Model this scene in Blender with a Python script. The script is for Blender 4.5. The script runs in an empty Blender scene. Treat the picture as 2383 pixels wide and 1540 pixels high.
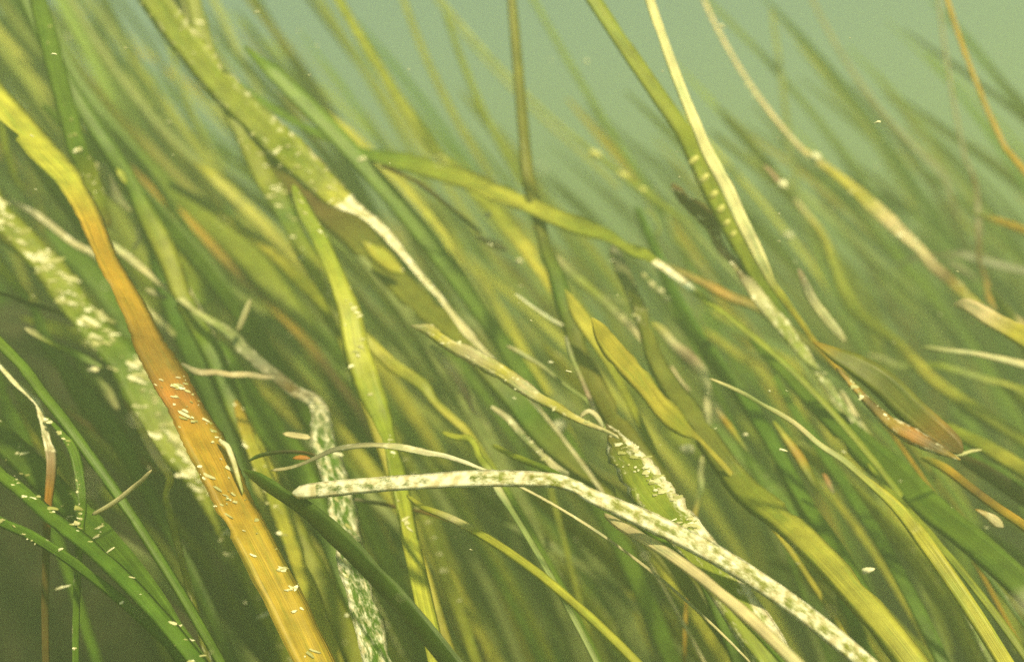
import bpy, math, random
from mathutils import Vector, Matrix, noise

random.seed(11)
S = bpy.context.scene
COL = S.collection

# ------------------------------------------------------------------ camera, world, sun, exposure
HALF = 0.45                      # tan of half the horizontal field of view
cam_d = bpy.data.cameras.new("camera")
cam_d.sensor_width = 36.0
cam_d.lens = 18.0 / HALF
cam_d.clip_start = 0.01
cam_d.clip_end = 200.0
cam_d.dof.use_dof = True
cam_d.dof.focus_distance = 0.455
cam_d.dof.aperture_fstop = 4.8
cam = bpy.data.objects.new("camera", cam_d)
cam.rotation_euler = (math.radians(90), 0, 0)
COL.objects.link(cam)
S.camera = cam

SUN_TO = Vector((0.40, -0.60, 0.70)).normalized()     # towards the sun
elev = math.asin(SUN_TO.z)
w = bpy.data.worlds.new("World"); S.world = w; w.use_nodes = True
nt = w.node_tree
sky = nt.nodes.new("ShaderNodeTexSky"); sky.sky_type = 'NISHITA'; sky.sun_disc = False
sky.sun_elevation = elev
sky.sun_rotation = math.atan2(SUN_TO.x, SUN_TO.y)
bg = nt.nodes["Background"]; bg.inputs["Strength"].default_value = 0.06
nt.links.new(sky.outputs[0], bg.inputs["Color"])

sl = bpy.data.lights.new("sun", 'SUN'); sl.energy = 5.0; sl.angle = math.radians(5)
sl.color = (1.0, 0.93, 0.78)
so = bpy.data.objects.new("sun", sl)
so.rotation_euler = SUN_TO.to_track_quat('Z', 'Y').to_euler()
COL.objects.link(so)

S.view_settings.view_transform = 'Standard'
S.view_settings.look = 'None'
S.view_settings.gamma = 1.0
S.view_settings.use_curve_mapping = False
S.view_settings.exposure = 1.45
S.cycles.use_denoising = False
S.cycles.volume_bounces = 2
S.cycles.max_bounces = 8
S.cycles.transparent_max_bounces = 8

# ------------------------------------------------------------------ helpers
def px(x, y, d):
    """a spot of the photograph (2382 wide) at distance d in front of the camera"""
    return Vector(((x - 1191.0) / 1191.0 * HALF * d, d, -(y - 770.0) / 1191.0 * HALF * d))

def pxs(d):
    return HALF * d / 1191.0

FLOOR = -0.34
def ground(x, y):
    h = FLOOR
    # banks added left and, lower, right to darken the gaps between blades
    a = 1 / (1 + math.exp((x + 0.20 + 0.10 * (y - 0.8)) / 0.035)) if x < 1.2 else 0
    b = 1 / (1 + math.exp(-(y - 0.80) / 0.03)) * math.exp(-max(0, y - 1.3) / 0.8)
    h += 0.37 * a * b
    a = 1 / (1 + math.exp(-(x - 0.40) / 0.05))
    h += 0.17 * a * b
    n = noise.noise(Vector((x * 6, y * 6, 0.3))) * 0.018 + noise.noise(Vector((x * 23, y * 23, 4.3))) * 0.007
    return h + n

def node(nt, typ, **kw):
    n = nt.nodes.new(typ)
    for k, v in kw.items():
        setattr(n, k, v)
    return n

def link(nt, a, b):
    nt.links.new(a, b)

# ------------------------------------------------------------------ materials
def mat_leaf():
    m = bpy.data.materials.new("seagrass_leaf"); m.use_nodes = True
    nt = m.node_tree; nt.nodes.clear()
    out = node(nt, "ShaderNodeOutputMaterial")
    col = node(nt, "ShaderNodeAttribute", attribute_name="tint")
    cr = node(nt, "ShaderNodeAttribute", attribute_name="crust")
    uv = node(nt, "ShaderNodeUVMap", uv_map="UVMap")
    # long fibres
    mp = node(nt, "ShaderNodeMapping"); mp.inputs["Scale"].default_value = (2600, 22, 1)
    link(nt, uv.outputs[0], mp.inputs[0])
    n1 = node(nt, "ShaderNodeTexNoise"); n1.inputs["Scale"].default_value = 1.0; n1.inputs["Detail"].default_value = 3
    link(nt, mp.outputs[0], n1.inputs["Vector"])
    r1 = node(nt, "ShaderNodeMapRange"); r1.inputs[1].default_value = .3; r1.inputs[2].default_value = .7
    r1.inputs[3].default_value = .68; r1.inputs[4].default_value = 1.25
    link(nt, n1.outputs[0], r1.inputs[0])
    # blotches along the blade
    n2 = node(nt, "ShaderNodeTexNoise"); n2.inputs["Scale"].default_value = 95; n2.inputs["Detail"].default_value = 4
    link(nt, uv.outputs[0], n2.inputs["Vector"])
    r2 = node(nt, "ShaderNodeMapRange"); r2.inputs[1].default_value = .3; r2.inputs[2].default_value = .7
    r2.inputs[3].default_value = .75; r2.inputs[4].default_value = 1.2
    link(nt, n2.outputs[0], r2.inputs[0])
    mul = node(nt, "ShaderNodeMath", operation='MULTIPLY')
    link(nt, r1.outputs[0], mul.inputs[0]); link(nt, r2.outputs[0], mul.inputs[1])
    vm = node(nt, "ShaderNodeVectorMath", operation='SCALE')
    link(nt, col.outputs["Color"], vm.inputs[0]); link(nt, mul.outputs[0], vm.inputs["Scale"])
    # crust of pale growth: patchy noise against the crust amount
    mp3 = node(nt, "ShaderNodeMapping"); mp3.inputs["Scale"].default_value = (340, 150, 1)
    link(nt, uv.outputs[0], mp3.inputs[0])
    n3 = node(nt, "ShaderNodeTexNoise"); n3.inputs["Scale"].default_value = 1.0; n3.inputs["Detail"].default_value = 6
    n3.inputs["Roughness"].default_value = .68
    link(nt, mp3.outputs[0], n3.inputs["Vector"])
    ad = node(nt, "ShaderNodeMath", operation='ADD')
    link(nt, n3.outputs[0], ad.inputs[0]); link(nt, cr.outputs["Fac"], ad.inputs[1])
    r3 = node(nt, "ShaderNodeMapRange"); r3.inputs[1].default_value = .91; r3.inputs[2].default_value = 1.10
    link(nt, ad.outputs[0], r3.inputs[0])
    mp6 = node(nt, "ShaderNodeMapping"); mp6.inputs["Scale"].default_value = (260, 42, 1); mp6.inputs["Location"].default_value = (5, 9, 0)
    link(nt, uv.outputs[0], mp6.inputs[0])
    n6 = node(nt, "ShaderNodeTexNoise"); n6.inputs["Scale"].default_value = 1.0; n6.inputs["Detail"].default_value = 5; n6.inputs["Roughness"].default_value = .65
    link(nt, mp6.outputs[0], n6.inputs["Vector"])
    r6 = node(nt, "ShaderNodeMapRange"); r6.inputs[1].default_value = .50; r6.inputs[2].default_value = .66; r6.inputs[4].default_value = .75
    link(nt, n6.outputs[0], r6.inputs[0])
    wear = node(nt, "ShaderNodeVectorMath", operation='MULTIPLY'); wear.inputs[1].default_value = (.66, .84, .8)
    link(nt, vm.outputs[0], wear.inputs[0])
    mw = node(nt, "ShaderNodeMix", data_type='RGBA')
    link(nt, r6.outputs[0], mw.inputs["Factor"]); link(nt, vm.outputs[0], mw.inputs["A"]); link(nt, wear.outputs[0], mw.inputs["B"])
    mix = node(nt, "ShaderNodeMix", data_type='RGBA')
    link(nt, r3.outputs[0], mix.inputs["Factor"]); link(nt, mw.outputs["Result"], mix.inputs["A"])
    n4 = node(nt, "ShaderNodeTexNoise"); n4.inputs["Scale"].default_value = 260
    link(nt, uv.outputs[0], n4.inputs["Vector"])
    cc = node(nt, "ShaderNodeValToRGB")
    cc.color_ramp.elements[0].position = .35; cc.color_ramp.elements[0].color = (.55, .47, .30, 1)
    cc.color_ramp.elements[1].position = .62; cc.color_ramp.elements[1].color = (.88, .84, .70, 1)
    link(nt, n4.outputs[0], cc.inputs[0]); link(nt, cc.outputs[0], mix.inputs["B"])
    bmp = node(nt, "ShaderNodeBump"); bmp.inputs["Strength"].default_value = .5; bmp.inputs["Distance"].default_value = .00035
    ad2 = node(nt, "ShaderNodeMath", operation='ADD')
    link(nt, r3.outputs[0], ad2.inputs[0]); link(nt, n1.outputs[0], ad2.inputs[1])
    link(nt, ad2.outputs[0], bmp.inputs["Height"])
    pb = node(nt, "ShaderNodeBsdfPrincipled")
    link(nt, mix.outputs["Result"], pb.inputs["Base Color"]); link(nt, bmp.outputs[0], pb.inputs["Normal"])
    pb.inputs["Roughness"].default_value = .42
    pb.inputs["Specular IOR Level"].default_value = .3
    tr = node(nt, "ShaderNodeBsdfTranslucent")
    link(nt, mix.outputs["Result"], tr.inputs["Color"]); link(nt, bmp.outputs[0], tr.inputs["Normal"])
    ms = node(nt, "ShaderNodeMixShader")
    r5 = node(nt, "ShaderNodeMapRange"); r5.inputs[3].default_value = .36; r5.inputs[4].default_value = .12
    link(nt, r3.outputs[0], r5.inputs[0]); link(nt, r5.outputs[0], ms.inputs[0])
    link(nt, pb.outputs[0], ms.inputs[1]); link(nt, tr.outputs[0], ms.inputs[2])
    link(nt, ms.outputs[0], out.inputs["Surface"])
    return m

def mat_simple(name, c0, c1, scale, rough=.7, bump=.4, dist=.001, transl=0.0):
    m = bpy.data.materials.new(name); m.use_nodes = True
    nt = m.node_tree; nt.nodes.clear()
    out = node(nt, "ShaderNodeOutputMaterial")
    tc = node(nt, "ShaderNodeTexCoord")
    n = node(nt, "ShaderNodeTexNoise"); n.inputs["Scale"].default_value = scale; n.inputs["Detail"].default_value = 5
    link(nt, tc.outputs["Object"], n.inputs["Vector"])
    cr = node(nt, "ShaderNodeValToRGB")
    cr.color_ramp.elements[0].position = .33; cr.color_ramp.elements[0].color = (*c0, 1)
    cr.color_ramp.elements[1].position = .67; cr.color_ramp.elements[1].color = (*c1, 1)
    link(nt, n.outputs[0], cr.inputs[0])
    b = node(nt, "ShaderNodeBump"); b.inputs["Strength"].default_value = bump; b.inputs["Distance"].default_value = dist
    link(nt, n.outputs[0], b.inputs["Height"])
    pb = node(nt, "ShaderNodeBsdfPrincipled"); pb.inputs["Roughness"].default_value = rough
    pb.inputs["Specular IOR Level"].default_value = .25
    link(nt, cr.outputs[0], pb.inputs["Base Color"]); link(nt, b.outputs[0], pb.inputs["Normal"])
    if transl:
        tr = node(nt, "ShaderNodeBsdfTranslucent"); link(nt, cr.outputs[0], tr.inputs["Color"])
        ms = node(nt, "ShaderNodeMixShader"); ms.inputs[0].default_value = transl
        link(nt, pb.outputs[0], ms.inputs[1]); link(nt, tr.outputs[0], ms.inputs[2])
        link(nt, ms.outputs[0], out.inputs["Surface"])
    else:
        link(nt, pb.outputs[0], out.inputs["Surface"])
    return m

M_LEAF = mat_leaf()
M_CRUST = mat_simple("pale_crust", (.55, .50, .36), (.85, .82, .70), 900, .6, .5, .0004)
def vary(m):
    nt = m.node_tree
    g = node(nt, "ShaderNodeNewGeometry"); oi = node(nt, "ShaderNodeObjectInfo")
    a = node(nt, "ShaderNodeMath", operation='ADD'); link(nt, g.outputs["Random Per Island"], a.inputs[0]); link(nt, oi.outputs["Random"], a.inputs[1])
    f = node(nt, "ShaderNodeMath", operation='FRACT'); link(nt, a.outputs[0], f.inputs[0])
    cr = node(nt, "ShaderNodeValToRGB")
    e = cr.color_ramp.elements
    e[0].position = 0; e[0].color = (.26, .26, .08, 1); e[1].position = 1; e[1].color = (.82, .78, .62, 1)
    q = e.new(.5); q.color = (.46, .43, .24, 1)
    link(nt, f.outputs[0], cr.inputs[0])
    pb = [n for n in nt.nodes if n.type == 'BSDF_PRINCIPLED'][0]
    link(nt, cr.outputs[0], pb.inputs["Base Color"])
vary(M_CRUST)
M_SEED = mat_simple("seed_skin", (.50, .48, .14), (.72, .68, .28), 400, .45, .2, .0003, .25)
M_BED = mat_simple("bed_sediment", (.010, .008, .005), (.040, .030, .018), 45, .9, .8, .006)
M_BIT = mat_simple("detritus", (.50, .46, .30), (.80, .76, .60), 300, .7, .3, .0003)

# ------------------------------------------------------------------ the setting
def build_bed():
    xs = [-7.5, -5, -3.5, -2.5, -1.9, -1.5] + [-1.2 + i * .03 for i in range(81)] + [1.5, 1.9, 2.5, 3.5, 5, 7.5]
    ys = [-.9, -.6, -.3, 0] + [.2 + i * .03 for i in range(80)] + [2.9, 3.4, 4, 5, 6.5, 8.5, 11.5]
    vs = [(x, y, ground(x, y)) for y in ys for x in xs]
    nx = len(xs)
    fs = [(j * nx + i, j * nx + i + 1, (j + 1) * nx + i + 1, (j + 1) * nx + i) for j in range(len(ys) - 1) for i in range(nx - 1)]
    me = bpy.data.meshes.new("seabed"); me.from_pydata(vs, [], fs)
    me.polygons.foreach_set("use_smooth", [True] * len(fs))
    me.materials.append(M_BED)
    o = bpy.data.objects.new("seabed", me); COL.objects.link(o)
    o["kind"] = "structure"; o["label"] = "dark brown muddy seabed under the seagrass"
build_bed()

def build_haze():
    x0, x1, y0, y1, z0, z1 = -8, 8, -1.5, 12.5, -1.5, .63
    vs = [(x, y, z) for z in (z0, z1) for y in (y0, y1) for x in (x0, x1)]
    fs = [(0, 2, 3, 1), (4, 5, 7, 6), (0, 1, 5, 4), (2, 6, 7, 3), (0, 4, 6, 2), (1, 3, 7, 5)]
    me = bpy.data.meshes.new("haze"); me.from_pydata(vs, [], fs)
    m = bpy.data.materials.new("murky_water"); m.use_nodes = True
    nt = m.node_tree; nt.nodes.clear()
    out = node(nt, "ShaderNodeOutputMaterial")
    pv = node(nt, "ShaderNodeVolumePrincipled")
    pv.inputs["Color"].default_value = (.455, .585, .37, 1)
    pv.inputs["Density"].default_value = .60
    pv.inputs["Anisotropy"].default_value = .3
    link(nt, pv.outputs[0], out.inputs["Volume"])
    me.materials.append(m)
    o = bpy.data.objects.new("haze", me); COL.objects.link(o)
    o["kind"] = "stuff"; o["label"] = "green murky sea water filling the view"
build_haze()

def build_filter_surface():  # unseen surface sheet, added to tint the sun and sky light
    nx, ny = 60, 60
    vs = []
    for j in range(ny + 1):
        for i in range(nx + 1):
            x = -7.8 + 15.6 * i / nx; y = -1.3 + 13.6 * j / ny
            vs.append((x, y, .605 + .012 * noise.noise(Vector((x * .8, y * .8, 2)))))
    fs = [(j * (nx + 1) + i, j * (nx + 1) + i + 1, (j + 1) * (nx + 1) + i + 1, (j + 1) * (nx + 1) + i) for j in range(ny) for i in range(nx)]
    me = bpy.data.meshes.new("water_filter_surface"); me.from_pydata(vs, [], fs)
    me.polygons.foreach_set("use_smooth", [True] * len(fs))
    m = bpy.data.materials.new("water_filter_tint"); m.use_nodes = True
    nt = m.node_tree; nt.nodes.clear()
    out = node(nt, "ShaderNodeOutputMaterial")
    tr = node(nt, "ShaderNodeBsdfTransparent"); tr.inputs[0].default_value = (.97, .91, .60, 1)
    link(nt, tr.outputs[0], out.inputs["Surface"])
    me.materials.append(m)
    o = bpy.data.objects.new("water_filter_surface", me); COL.objects.link(o)
    o["kind"] = "structure"; o["label"] = "unseen water surface above the seagrass, tinted to filter the light"
build_filter_surface()

# ------------------------------------------------------------------ blades
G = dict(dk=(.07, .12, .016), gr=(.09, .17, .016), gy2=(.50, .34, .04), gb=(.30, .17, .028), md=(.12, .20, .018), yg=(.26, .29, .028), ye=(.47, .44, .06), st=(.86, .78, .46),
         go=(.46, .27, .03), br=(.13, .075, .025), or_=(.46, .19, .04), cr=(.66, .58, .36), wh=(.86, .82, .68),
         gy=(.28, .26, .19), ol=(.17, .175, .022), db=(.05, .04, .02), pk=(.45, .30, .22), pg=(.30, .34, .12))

def crom(P, t):
    n = len(P) - 1
    i = min(int(t), n - 1); f = t - i
    p0 = P[max(i - 1, 0)]; p1 = P[i]; p2 = P[i + 1]; p3 = P[min(i + 2, n)]
    return [0.5 * ((2 * b) + (-a + c) * f + (2 * a - 5 * b + 4 * c - d) * f * f + (-a + 3 * b - 3 * c + d) * f ** 3)
            for a, b, c, d in zip(p0, p1, p2, p3)]

def lerp3(a, b, t):
    return tuple(x + (y - x) * t for x, y in zip(a, b))

def ribbon_mesh(name, C, W, SIDE, TINT, CRUST, thick=.00035, curl=.12, rag=1.0):
    """closed lens-section ribbon along points C; W widths, SIDE unit vectors across; origin at the last point"""
    base = C[-1]
    us = (-1, -.5, 0, .5, 1, .5, 0, -.5)
    up = (0, 1, 1, 1, 0, -1, -1, -1)
    n = len(C); k = 8
    vs = []; tint = []; crust = []; uvv = []
    L = 0; r_off = random.random() * 3
    for i in range(n):
        T = (C[min(i + 1, n - 1)] - C[max(i - 1, 0)])
        if T.length < 1e-9: T = Vector((0, 0, -1))
        T.normalize()
        s = SIDE[i]; s = (s - T * s.dot(T)).normalized()
        N = T.cross(s).normalized()
        if i: L += (C[i] - C[i - 1]).length
        w2 = W[i] / 2
        for u, p in zip(us, up):
            c = curl * w2 * (u * u - .5)
            rg = rag * (.03 + .16 * max(0, min(1, max(CRUST[i][0] + CRUST[i][1 if u > 0 else 2] - .1, 0) * 2)))
            e = 1 + rg * abs(u) * (noise.noise(Vector((L * 260, u * 3, r_off * 9))) + .7 * noise.noise(Vector((L * 800, u * 3, r_off * 5))))
            if rag >= 1 and abs(u) == 1: e -= 1.3 * max(0, noise.noise(Vector((L * 60, u * 5, r_off * 7))) - .38)
            vs.append(C[i] - base + s * (u * w2 * e) + N * (c + p * min(thick, w2 * .35) * (1 - .5 * abs(u))))
            tint.append((*TINT[i], 1.0))
            ce = CRUST[i]
            crust.append(ce[0] + ce[1] * max(0, u) ** 1.5 + ce[2] * max(0, -u) ** 1.5)
            uvv.append((u * w2 + r_off, L + r_off * 1.7))
    fs = []
    for i in range(n - 1):
        for j in range(k):
            a = i * k + j; b = i * k + (j + 1) % k
            fs.append((a, b, b + k, a + k))
    fs.append(tuple(range(k))[::-1]); fs.append(tuple((n - 1) * k + j for j in range(k)))
    me = bpy.data.meshes.new(name); me.from_pydata(vs, [], fs)
    me.polygons.foreach_set("use_smooth", [True] * len(fs))
    ca = me.color_attributes.new("tint", 'FLOAT_COLOR', 'POINT'); ca.data.foreach_set("color", [c for t in tint for c in t])
    fa = me.attributes.new("crust", 'FLOAT', 'POINT'); fa.data.foreach_set("value", crust)
    ul = me.uv_layers.new(name="UVMap")
    li = [0] * len(me.loops); me.loops.foreach_get("vertex_index", li)
    ul.data.foreach_set("uv", [c for v in li for c in uvv[v]])
    me.materials.append(M_LEAF)
    return me

def bump_mesh(name, n, seed, mat):
    """small irregular domed flake, unit size in x (across) and y (along)"""
    r = random.Random(seed)
    vs = []; m = 8
    for ring, (rad, h) in enumerate(((1, -.15), (.72, .55), (.3, .95))):
        for i in range(m):
            a = 2 * math.pi * i / m
            q = rad * (1 + r.uniform(-.5, .45) * (1 if ring == 0 else .6))
            vs.append((math.cos(a) * q, math.sin(a) * q, h + r.uniform(-.12, .12)))
    vs.append((0, 0, 1.0))
    fs = [(a * m + i, a * m + (i + 1) % m, (a + 1) * m + (i + 1) % m, (a + 1) * m + i) for a in range(2) for i in range(m)]
    fs += [(2 * m + i, 2 * m + (i + 1) % m, 3 * m) for i in range(m)]
    me = bpy.data.meshes.new(name); me.from_pydata(vs, [], fs)
    me.polygons.foreach_set("use_smooth", [True] * len(fs))
    me.materials.append(mat)
    return me
FLAKES = [bump_mesh("crust_flake", 8, s, M_CRUST) for s in range(6)]

def joined(name, flake_list, mat, base):
    """many small flakes joined: list of (matrix)"""
    vs = []; fs = []
    for k, mt in enumerate(flake_list):
        src = FLAKES[k % len(FLAKES)]
        o = len(vs)
        vs += [mt @ v.co for v in src.vertices]
        fs += [tuple(o + i for i in p.vertices) for p in src.polygons]
    me = bpy.data.meshes.new(name); me.from_pydata(vs, [], fs)
    me.polygons.foreach_set("use_smooth", [True] * len(fs))
    me.materials.append(mat)
    return me

N_SPECK = [0]
def B(label, d0, d1, tint, pts, crust=(0, 0, 0), tw=0, tip='auto', end='bed', specks=0, ssize=(1, 1), sw=1.0, big=0,
      name="seagrass", cat="seagrass", group=None, wob=1.0, cut=None, srange=(0, 1), parent=None, curl=.12, xcrust=None, rag=1.0):
    """one blade: pts (x, y, width) from the free end down; d0, d1 distances of first and last point"""
    rnd = random.Random(label + str(pts[0]))
    n = len(pts)
    P = [(float(x), float(y), wd * (1.15 + .12 * min(1, max(0, (wd - 8) / 20)) - .16 * min(1, max(0, (wd - 40) / 30))), d0 + (d1 - d0) * i / max(1, n - 1)) for i, (x, y, wd) in enumerate(pts)]
    C = []; W = []; SIDE = []; Q = []
    seg = []
    for i in range(n - 1):
        seg.append(max(2, int(math.hypot(P[i + 1][0] - P[i][0], P[i + 1][1] - P[i][1]) / 9)))
    samp = []
    for i in range(n - 1):
        for k in range(seg[i]):
            samp.append(crom(P, i + k / seg[i]))
    samp.append(list(P[-1]))
    ph = rnd.random() * 50
    wreal = [max(.6, q[2]) * pxs(q[3]) for q in samp]
    Wm = max(wreal)
    keys = [tint] if isinstance(tint, str) else [t[1] if isinstance(t, tuple) else t for t in tint]
    lit = sum(sum(G[t][:2]) for t in keys) / len(keys) > .26
    tilt0 = rnd.uniform(.25, .75) if lit else rnd.uniform(-.75, .1)
    sgn = 1 if lit else -1
    for i, q in enumerate(samp):
        p = px(q[0], q[1], q[3])
        C.append(p)
        a = samp[max(i - 1, 0)]; b = samp[min(i + 1, len(samp) - 1)]
        T = (px(b[0], b[1], b[3]) - px(a[0], a[1], a[3])).normalized()
        view = p.normalized()
        s = T.cross(view).normalized()                # across the blade, facing the viewer
        dpt = s.cross(T).normalized()
        if tw:
            full = Wm * tw + wreal[i] * (1 - tw)
            cs = min(1, wreal[i] / full); th = math.acos(cs) * sgn
            W.append(full)
        else:
            th = tilt0 + .35 * noise.noise(Vector((ph, i * .035, 0)))
            W.append(wreal[i] / max(.5, math.cos(th)) * (1 + .10 * wob * noise.noise(Vector((ph, 7.7, i * .09)))))
        SIDE.append((s * math.cos(th) + dpt * math.sin(th)).normalized())
        Q.append(i / max(1, len(samp) - 1))
    # free end: run on out of the picture when the photograph cuts it off, otherwise a rounded tip
    x0, y0, w0 = pts[0]
    off = (y0 < 372 or x0 < 12 or x0 > 2370) if tip == 'auto' else tip == 'off'
    if off:
        T = (C[0] - C[min(3, len(C) - 1)]).normalized()
        T = Vector((T.x, T.y * .3, T.z)).normalized()
        bend = Vector((rnd.uniform(-.02, .015), rnd.uniform(-.02, .02), rnd.uniform(.02, .06)))
        L = rnd.uniform(.10, .26); st = .008; k = int(L / st)
        c = C[0].copy(); pre = []
        for i in range(k):
            T = (T + bend * .6).normalized(); c = c + T * st
            if c.z > .40: break
            pre.append(c.copy())
        m = len(pre)
        s0 = SIDE[0]
        for i, c in enumerate(pre):
            C.insert(0, c); SIDE.insert(0, s0); Q.insert(0, 0.0)
            W.insert(0, W[0] if i < 2 else W[0])
        for i in range(m):
            f = (m - i) / max(1, m)
            W[i] = W[m] * (1 - .25 * f)
    # rounded tip
    acc = 0; tl = W[min(len(W) - 1, 6)] * .9
    i = 0
    if end != 'frag' or True:
        while i < len(C) - 1 and acc < tl:
            W[i] *= max(.12, math.sqrt(max(0, 1 - (1 - acc / tl) ** 2)))
            acc += (C[i + 1] - C[i]).length; i += 1
    if end == 'bed':
        T = (C[-1] - C[-4 if len(C) > 4 else 0]).normalized()
        T = Vector((T.x, max(-.7, min(.3, T.y)), T.z)).normalized()
        c = C[-1].copy(); wl = W[-1]; s0 = SIDE[-1]
        tgt = Vector((.28, rnd.uniform(-.05, .12), -1)).normalized()
        for i in range(140):
            T = T.lerp(tgt, .045).normalized(); c = c + T * .009
            g = ground(c.x, c.y)
            C.append(c.copy()); W.append(max(wl * (1 - .004 * i), wl * .6)); SIDE.append(s0); Q.append(1.0)
            if c.z < g - .006: break
    else:
        acc = 0; tl = W[max(0, len(W) - 6)] * .5; i = len(C) - 1
        while i > 0 and acc < tl:
            W[i] *= max(.2, math.sqrt(max(0, 1 - (1 - acc / tl) ** 2)))
            acc += (C[i] - C[i - 1]).length; i -= 1
    # colours along the blade
    if isinstance(tint, str): tint = [(0, tint)]
    if not isinstance(tint[0], tuple): tint = [(i / max(1, len(tint) - 1), t) for i, t in enumerate(tint)]
    jit = [rnd.uniform(.94, 1.05) for _ in range(3)]; lum = rnd.uniform(.9, 1.12)
    TN = []; CR = []
    for i, q in enumerate(Q):
        k = 0
        while k < len(tint) - 1 and tint[k + 1][0] < q: k += 1
        if k == len(tint) - 1: c = G[tint[k][1]]
        else:
            f = max(0, min(1, (q - tint[k][0]) / max(1e-6, tint[k + 1][0] - tint[k][0])))
            c = lerp3(G[tint[k][1]], G[tint[k + 1][1]], f)
        TN.append(tuple(a * j * lum for a, j in zip(c, jit)))
        cq = crust
        if xcrust:
            cq = crust
            for (a, b, e) in xcrust:
                if a <= q <= b: cq = e
        CR.append(cq)
    me = ribbon_mesh(name, C, W, SIDE, TN, CR, curl=curl * rnd.choice((-1, 1)), rag=rag)
    o = bpy.data.objects.new(name, me); COL.objects.link(o)
    o.location = C[-1]
    if parent is None:
        o["label"] = label; o["category"] = cat
        if group: o["group"] = group
    else:
        o.parent = parent; o.location = C[-1] - parent.location
    # flakes of crust sitting on the side that faces up/front
    if specks:
        ms = []
        lo, hi = srange
        idx = [i for i, q in enumerate(Q) if lo <= q <= hi and 0 < i < len(C) - 1]
        for _ in range(int(specks * 1.8)):
            if ms and rnd.random() < .55:
                i = max(idx[0], min(idx[-1], i + rnd.choice((-1, 0, 0, 1)))); cl = u
            else:
                i = rnd.choice(idx); cl = None
            T = (C[i + 1] - C[i - 1]).normalized()
            s = (SIDE[i] - T * SIDE[i].dot(T)).normalized(); N = T.cross(s).normalized()
            if N.dot(C[i]) > 0: N = -N; 
            u = max(-.93, min(.93, cl + rnd.gauss(0, .25))) if cl is not None else rnd.uniform(-.9, .9) if sw == 1.0 else max(-.95, min(.95, rnd.gauss(sw, .3)))
            z = min(1.7, math.exp(rnd.gauss(-.55, .65))); a = .0011 * z * rnd.uniform(.6, 1.3) * ssize[0]; b = .00072 * z ** .8 * rnd.uniform(.6, 1.3) * ssize[1]; h = rnd.uniform(.00012, .0004)
            hor = Vector((1, 0, rnd.gauss(.08, .3))); ex = (hor - N * hor.dot(N)).normalized(); ey = N.cross(ex).normalized()
            pos = C[i] + s * (u * W[i] / 2) + N * .00035
            if ssize[0] < .8: ex, ey = s, T
            M = Matrix(((ex.x * a, ey.x * b, N.x * h, pos.x - C[-1].x), (ex.y * a, ey.y * b, N.y * h, pos.y - C[-1].y),
                        (ex.z * a, ey.z * b, N.z * h, pos.z - C[-1].z), (0, 0, 0, 1)))
            ms.append(M)
        for k in range(big):
            if k >= len(ms): break
            f = bpy.data.objects.new("crust_speck", FLAKES[k % 6]); COL.objects.link(f)
            f.parent = o; f.matrix_local = ms[k]
        if len(ms) > big:
            f = bpy.data.objects.new("fine_crust", joined("fine_crust", ms[big:], M_CRUST, C[-1])); COL.objects.link(f)
            f.parent = o; f["kind"] = "stuff"
    return o

NO = (0, 0, 0)
# ---- left
B("broad yellow-green blade thickly dotted with white crust specks, left of the golden blade", .63, .60, ['yg', 'yg', 'md', 'yg', 'yg'],
  [(-25, 455, 44), (0, 500, 45), (75, 580, 52), (134, 649, 58), (178, 714, 60), (238, 783, 64), (297, 844, 74), (341, 925, 82), (395, 1014, 84), (475, 1112, 76), (545, 1240, 64)],
  crust=(.27, .05, .05), specks=300, ssize=(2.5, 1.5), big=220)
B("broad golden-orange blade curving down the left side, streaked with pale crust low down", .55, .46,
  [(0, 'ye'), (.12, 'ye'), (.25, 'go'), (.42, 'go'), (.5, 'gb'), (.58, 'gb'), (.66, 'or_'), (.75, 'go'), (.92, 'go'), (1, 'gy2')],
  [(70, 318, 54), (96, 350, 55), (121, 377, 54), (155, 414, 50), (190, 471, 42), (214, 521, 42), (235, 572, 38), (252, 610, 36), (276, 655, 40), (309, 714, 45), (336, 774, 50), (352, 809, 58), (389, 874, 66), (425, 939, 70), (463, 1008, 80), (505, 1088, 82), (546, 1177, 76), (582, 1245, 72)],
  crust=(.20, .1, .05), specks=95, ssize=(1.4, .8), big=70, srange=(.6, 1))
B("dark green narrow blade running just left of the golden blade's top", .70, .68, 'dk',
  [(71, 352, 22), (119, 420, 28), (166, 485, 28), (208, 551, 22), (250, 620, 20), (300, 700, 18)])
B("thin yellow-green blade at the top left corner, bent at its lower end", .74, .76, 'yg',
  [(14, 352, 14), (24, 380, 14), (34, 410, 12), (46, 432, 10), (62, 444, 6)], end='frag')
B("thin pale speckled blade slanting from the left edge behind the golden blade", .66, .68, ['gy', 'cr', 'cr', 'yg'],
  [(20, 465, 8), (60, 486, 12), (98, 509, 14), (166, 563, 14), (223, 595, 14), (261, 634, 12), (327, 705, 12), (371, 747, 12), (430, 800, 10)], crust=(.42, .1, .1))
B("blurred mid-green blade between the speckled blade and the golden blade", .82, .8, ['gr', 'md', 'gr'],
  [(110, 520, 20), (148, 575, 32), (208, 628, 44), (258, 693, 44), (300, 760, 40), (350, 850, 34)])
B("bright yellow-green blade entering low from the left edge, thinning to a point", .60, .6, ['yg', 'yg', 'gr'],
  [(-20, 590, 22), (0, 619, 22), (30, 655, 20), (58, 690, 14), (68, 700, 4)], end='frag')
B("dark green blade widening behind the speckled blade at lower left", .68, .62, ['gr', 'dk', 'gr', 'dk'],
  [(60, 700, 12), (83, 730, 18), (104, 790, 24), (143, 850, 28), (208, 939, 44), (267, 1014, 38), (321, 1103, 26), (386, 1222, 24)])
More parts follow.
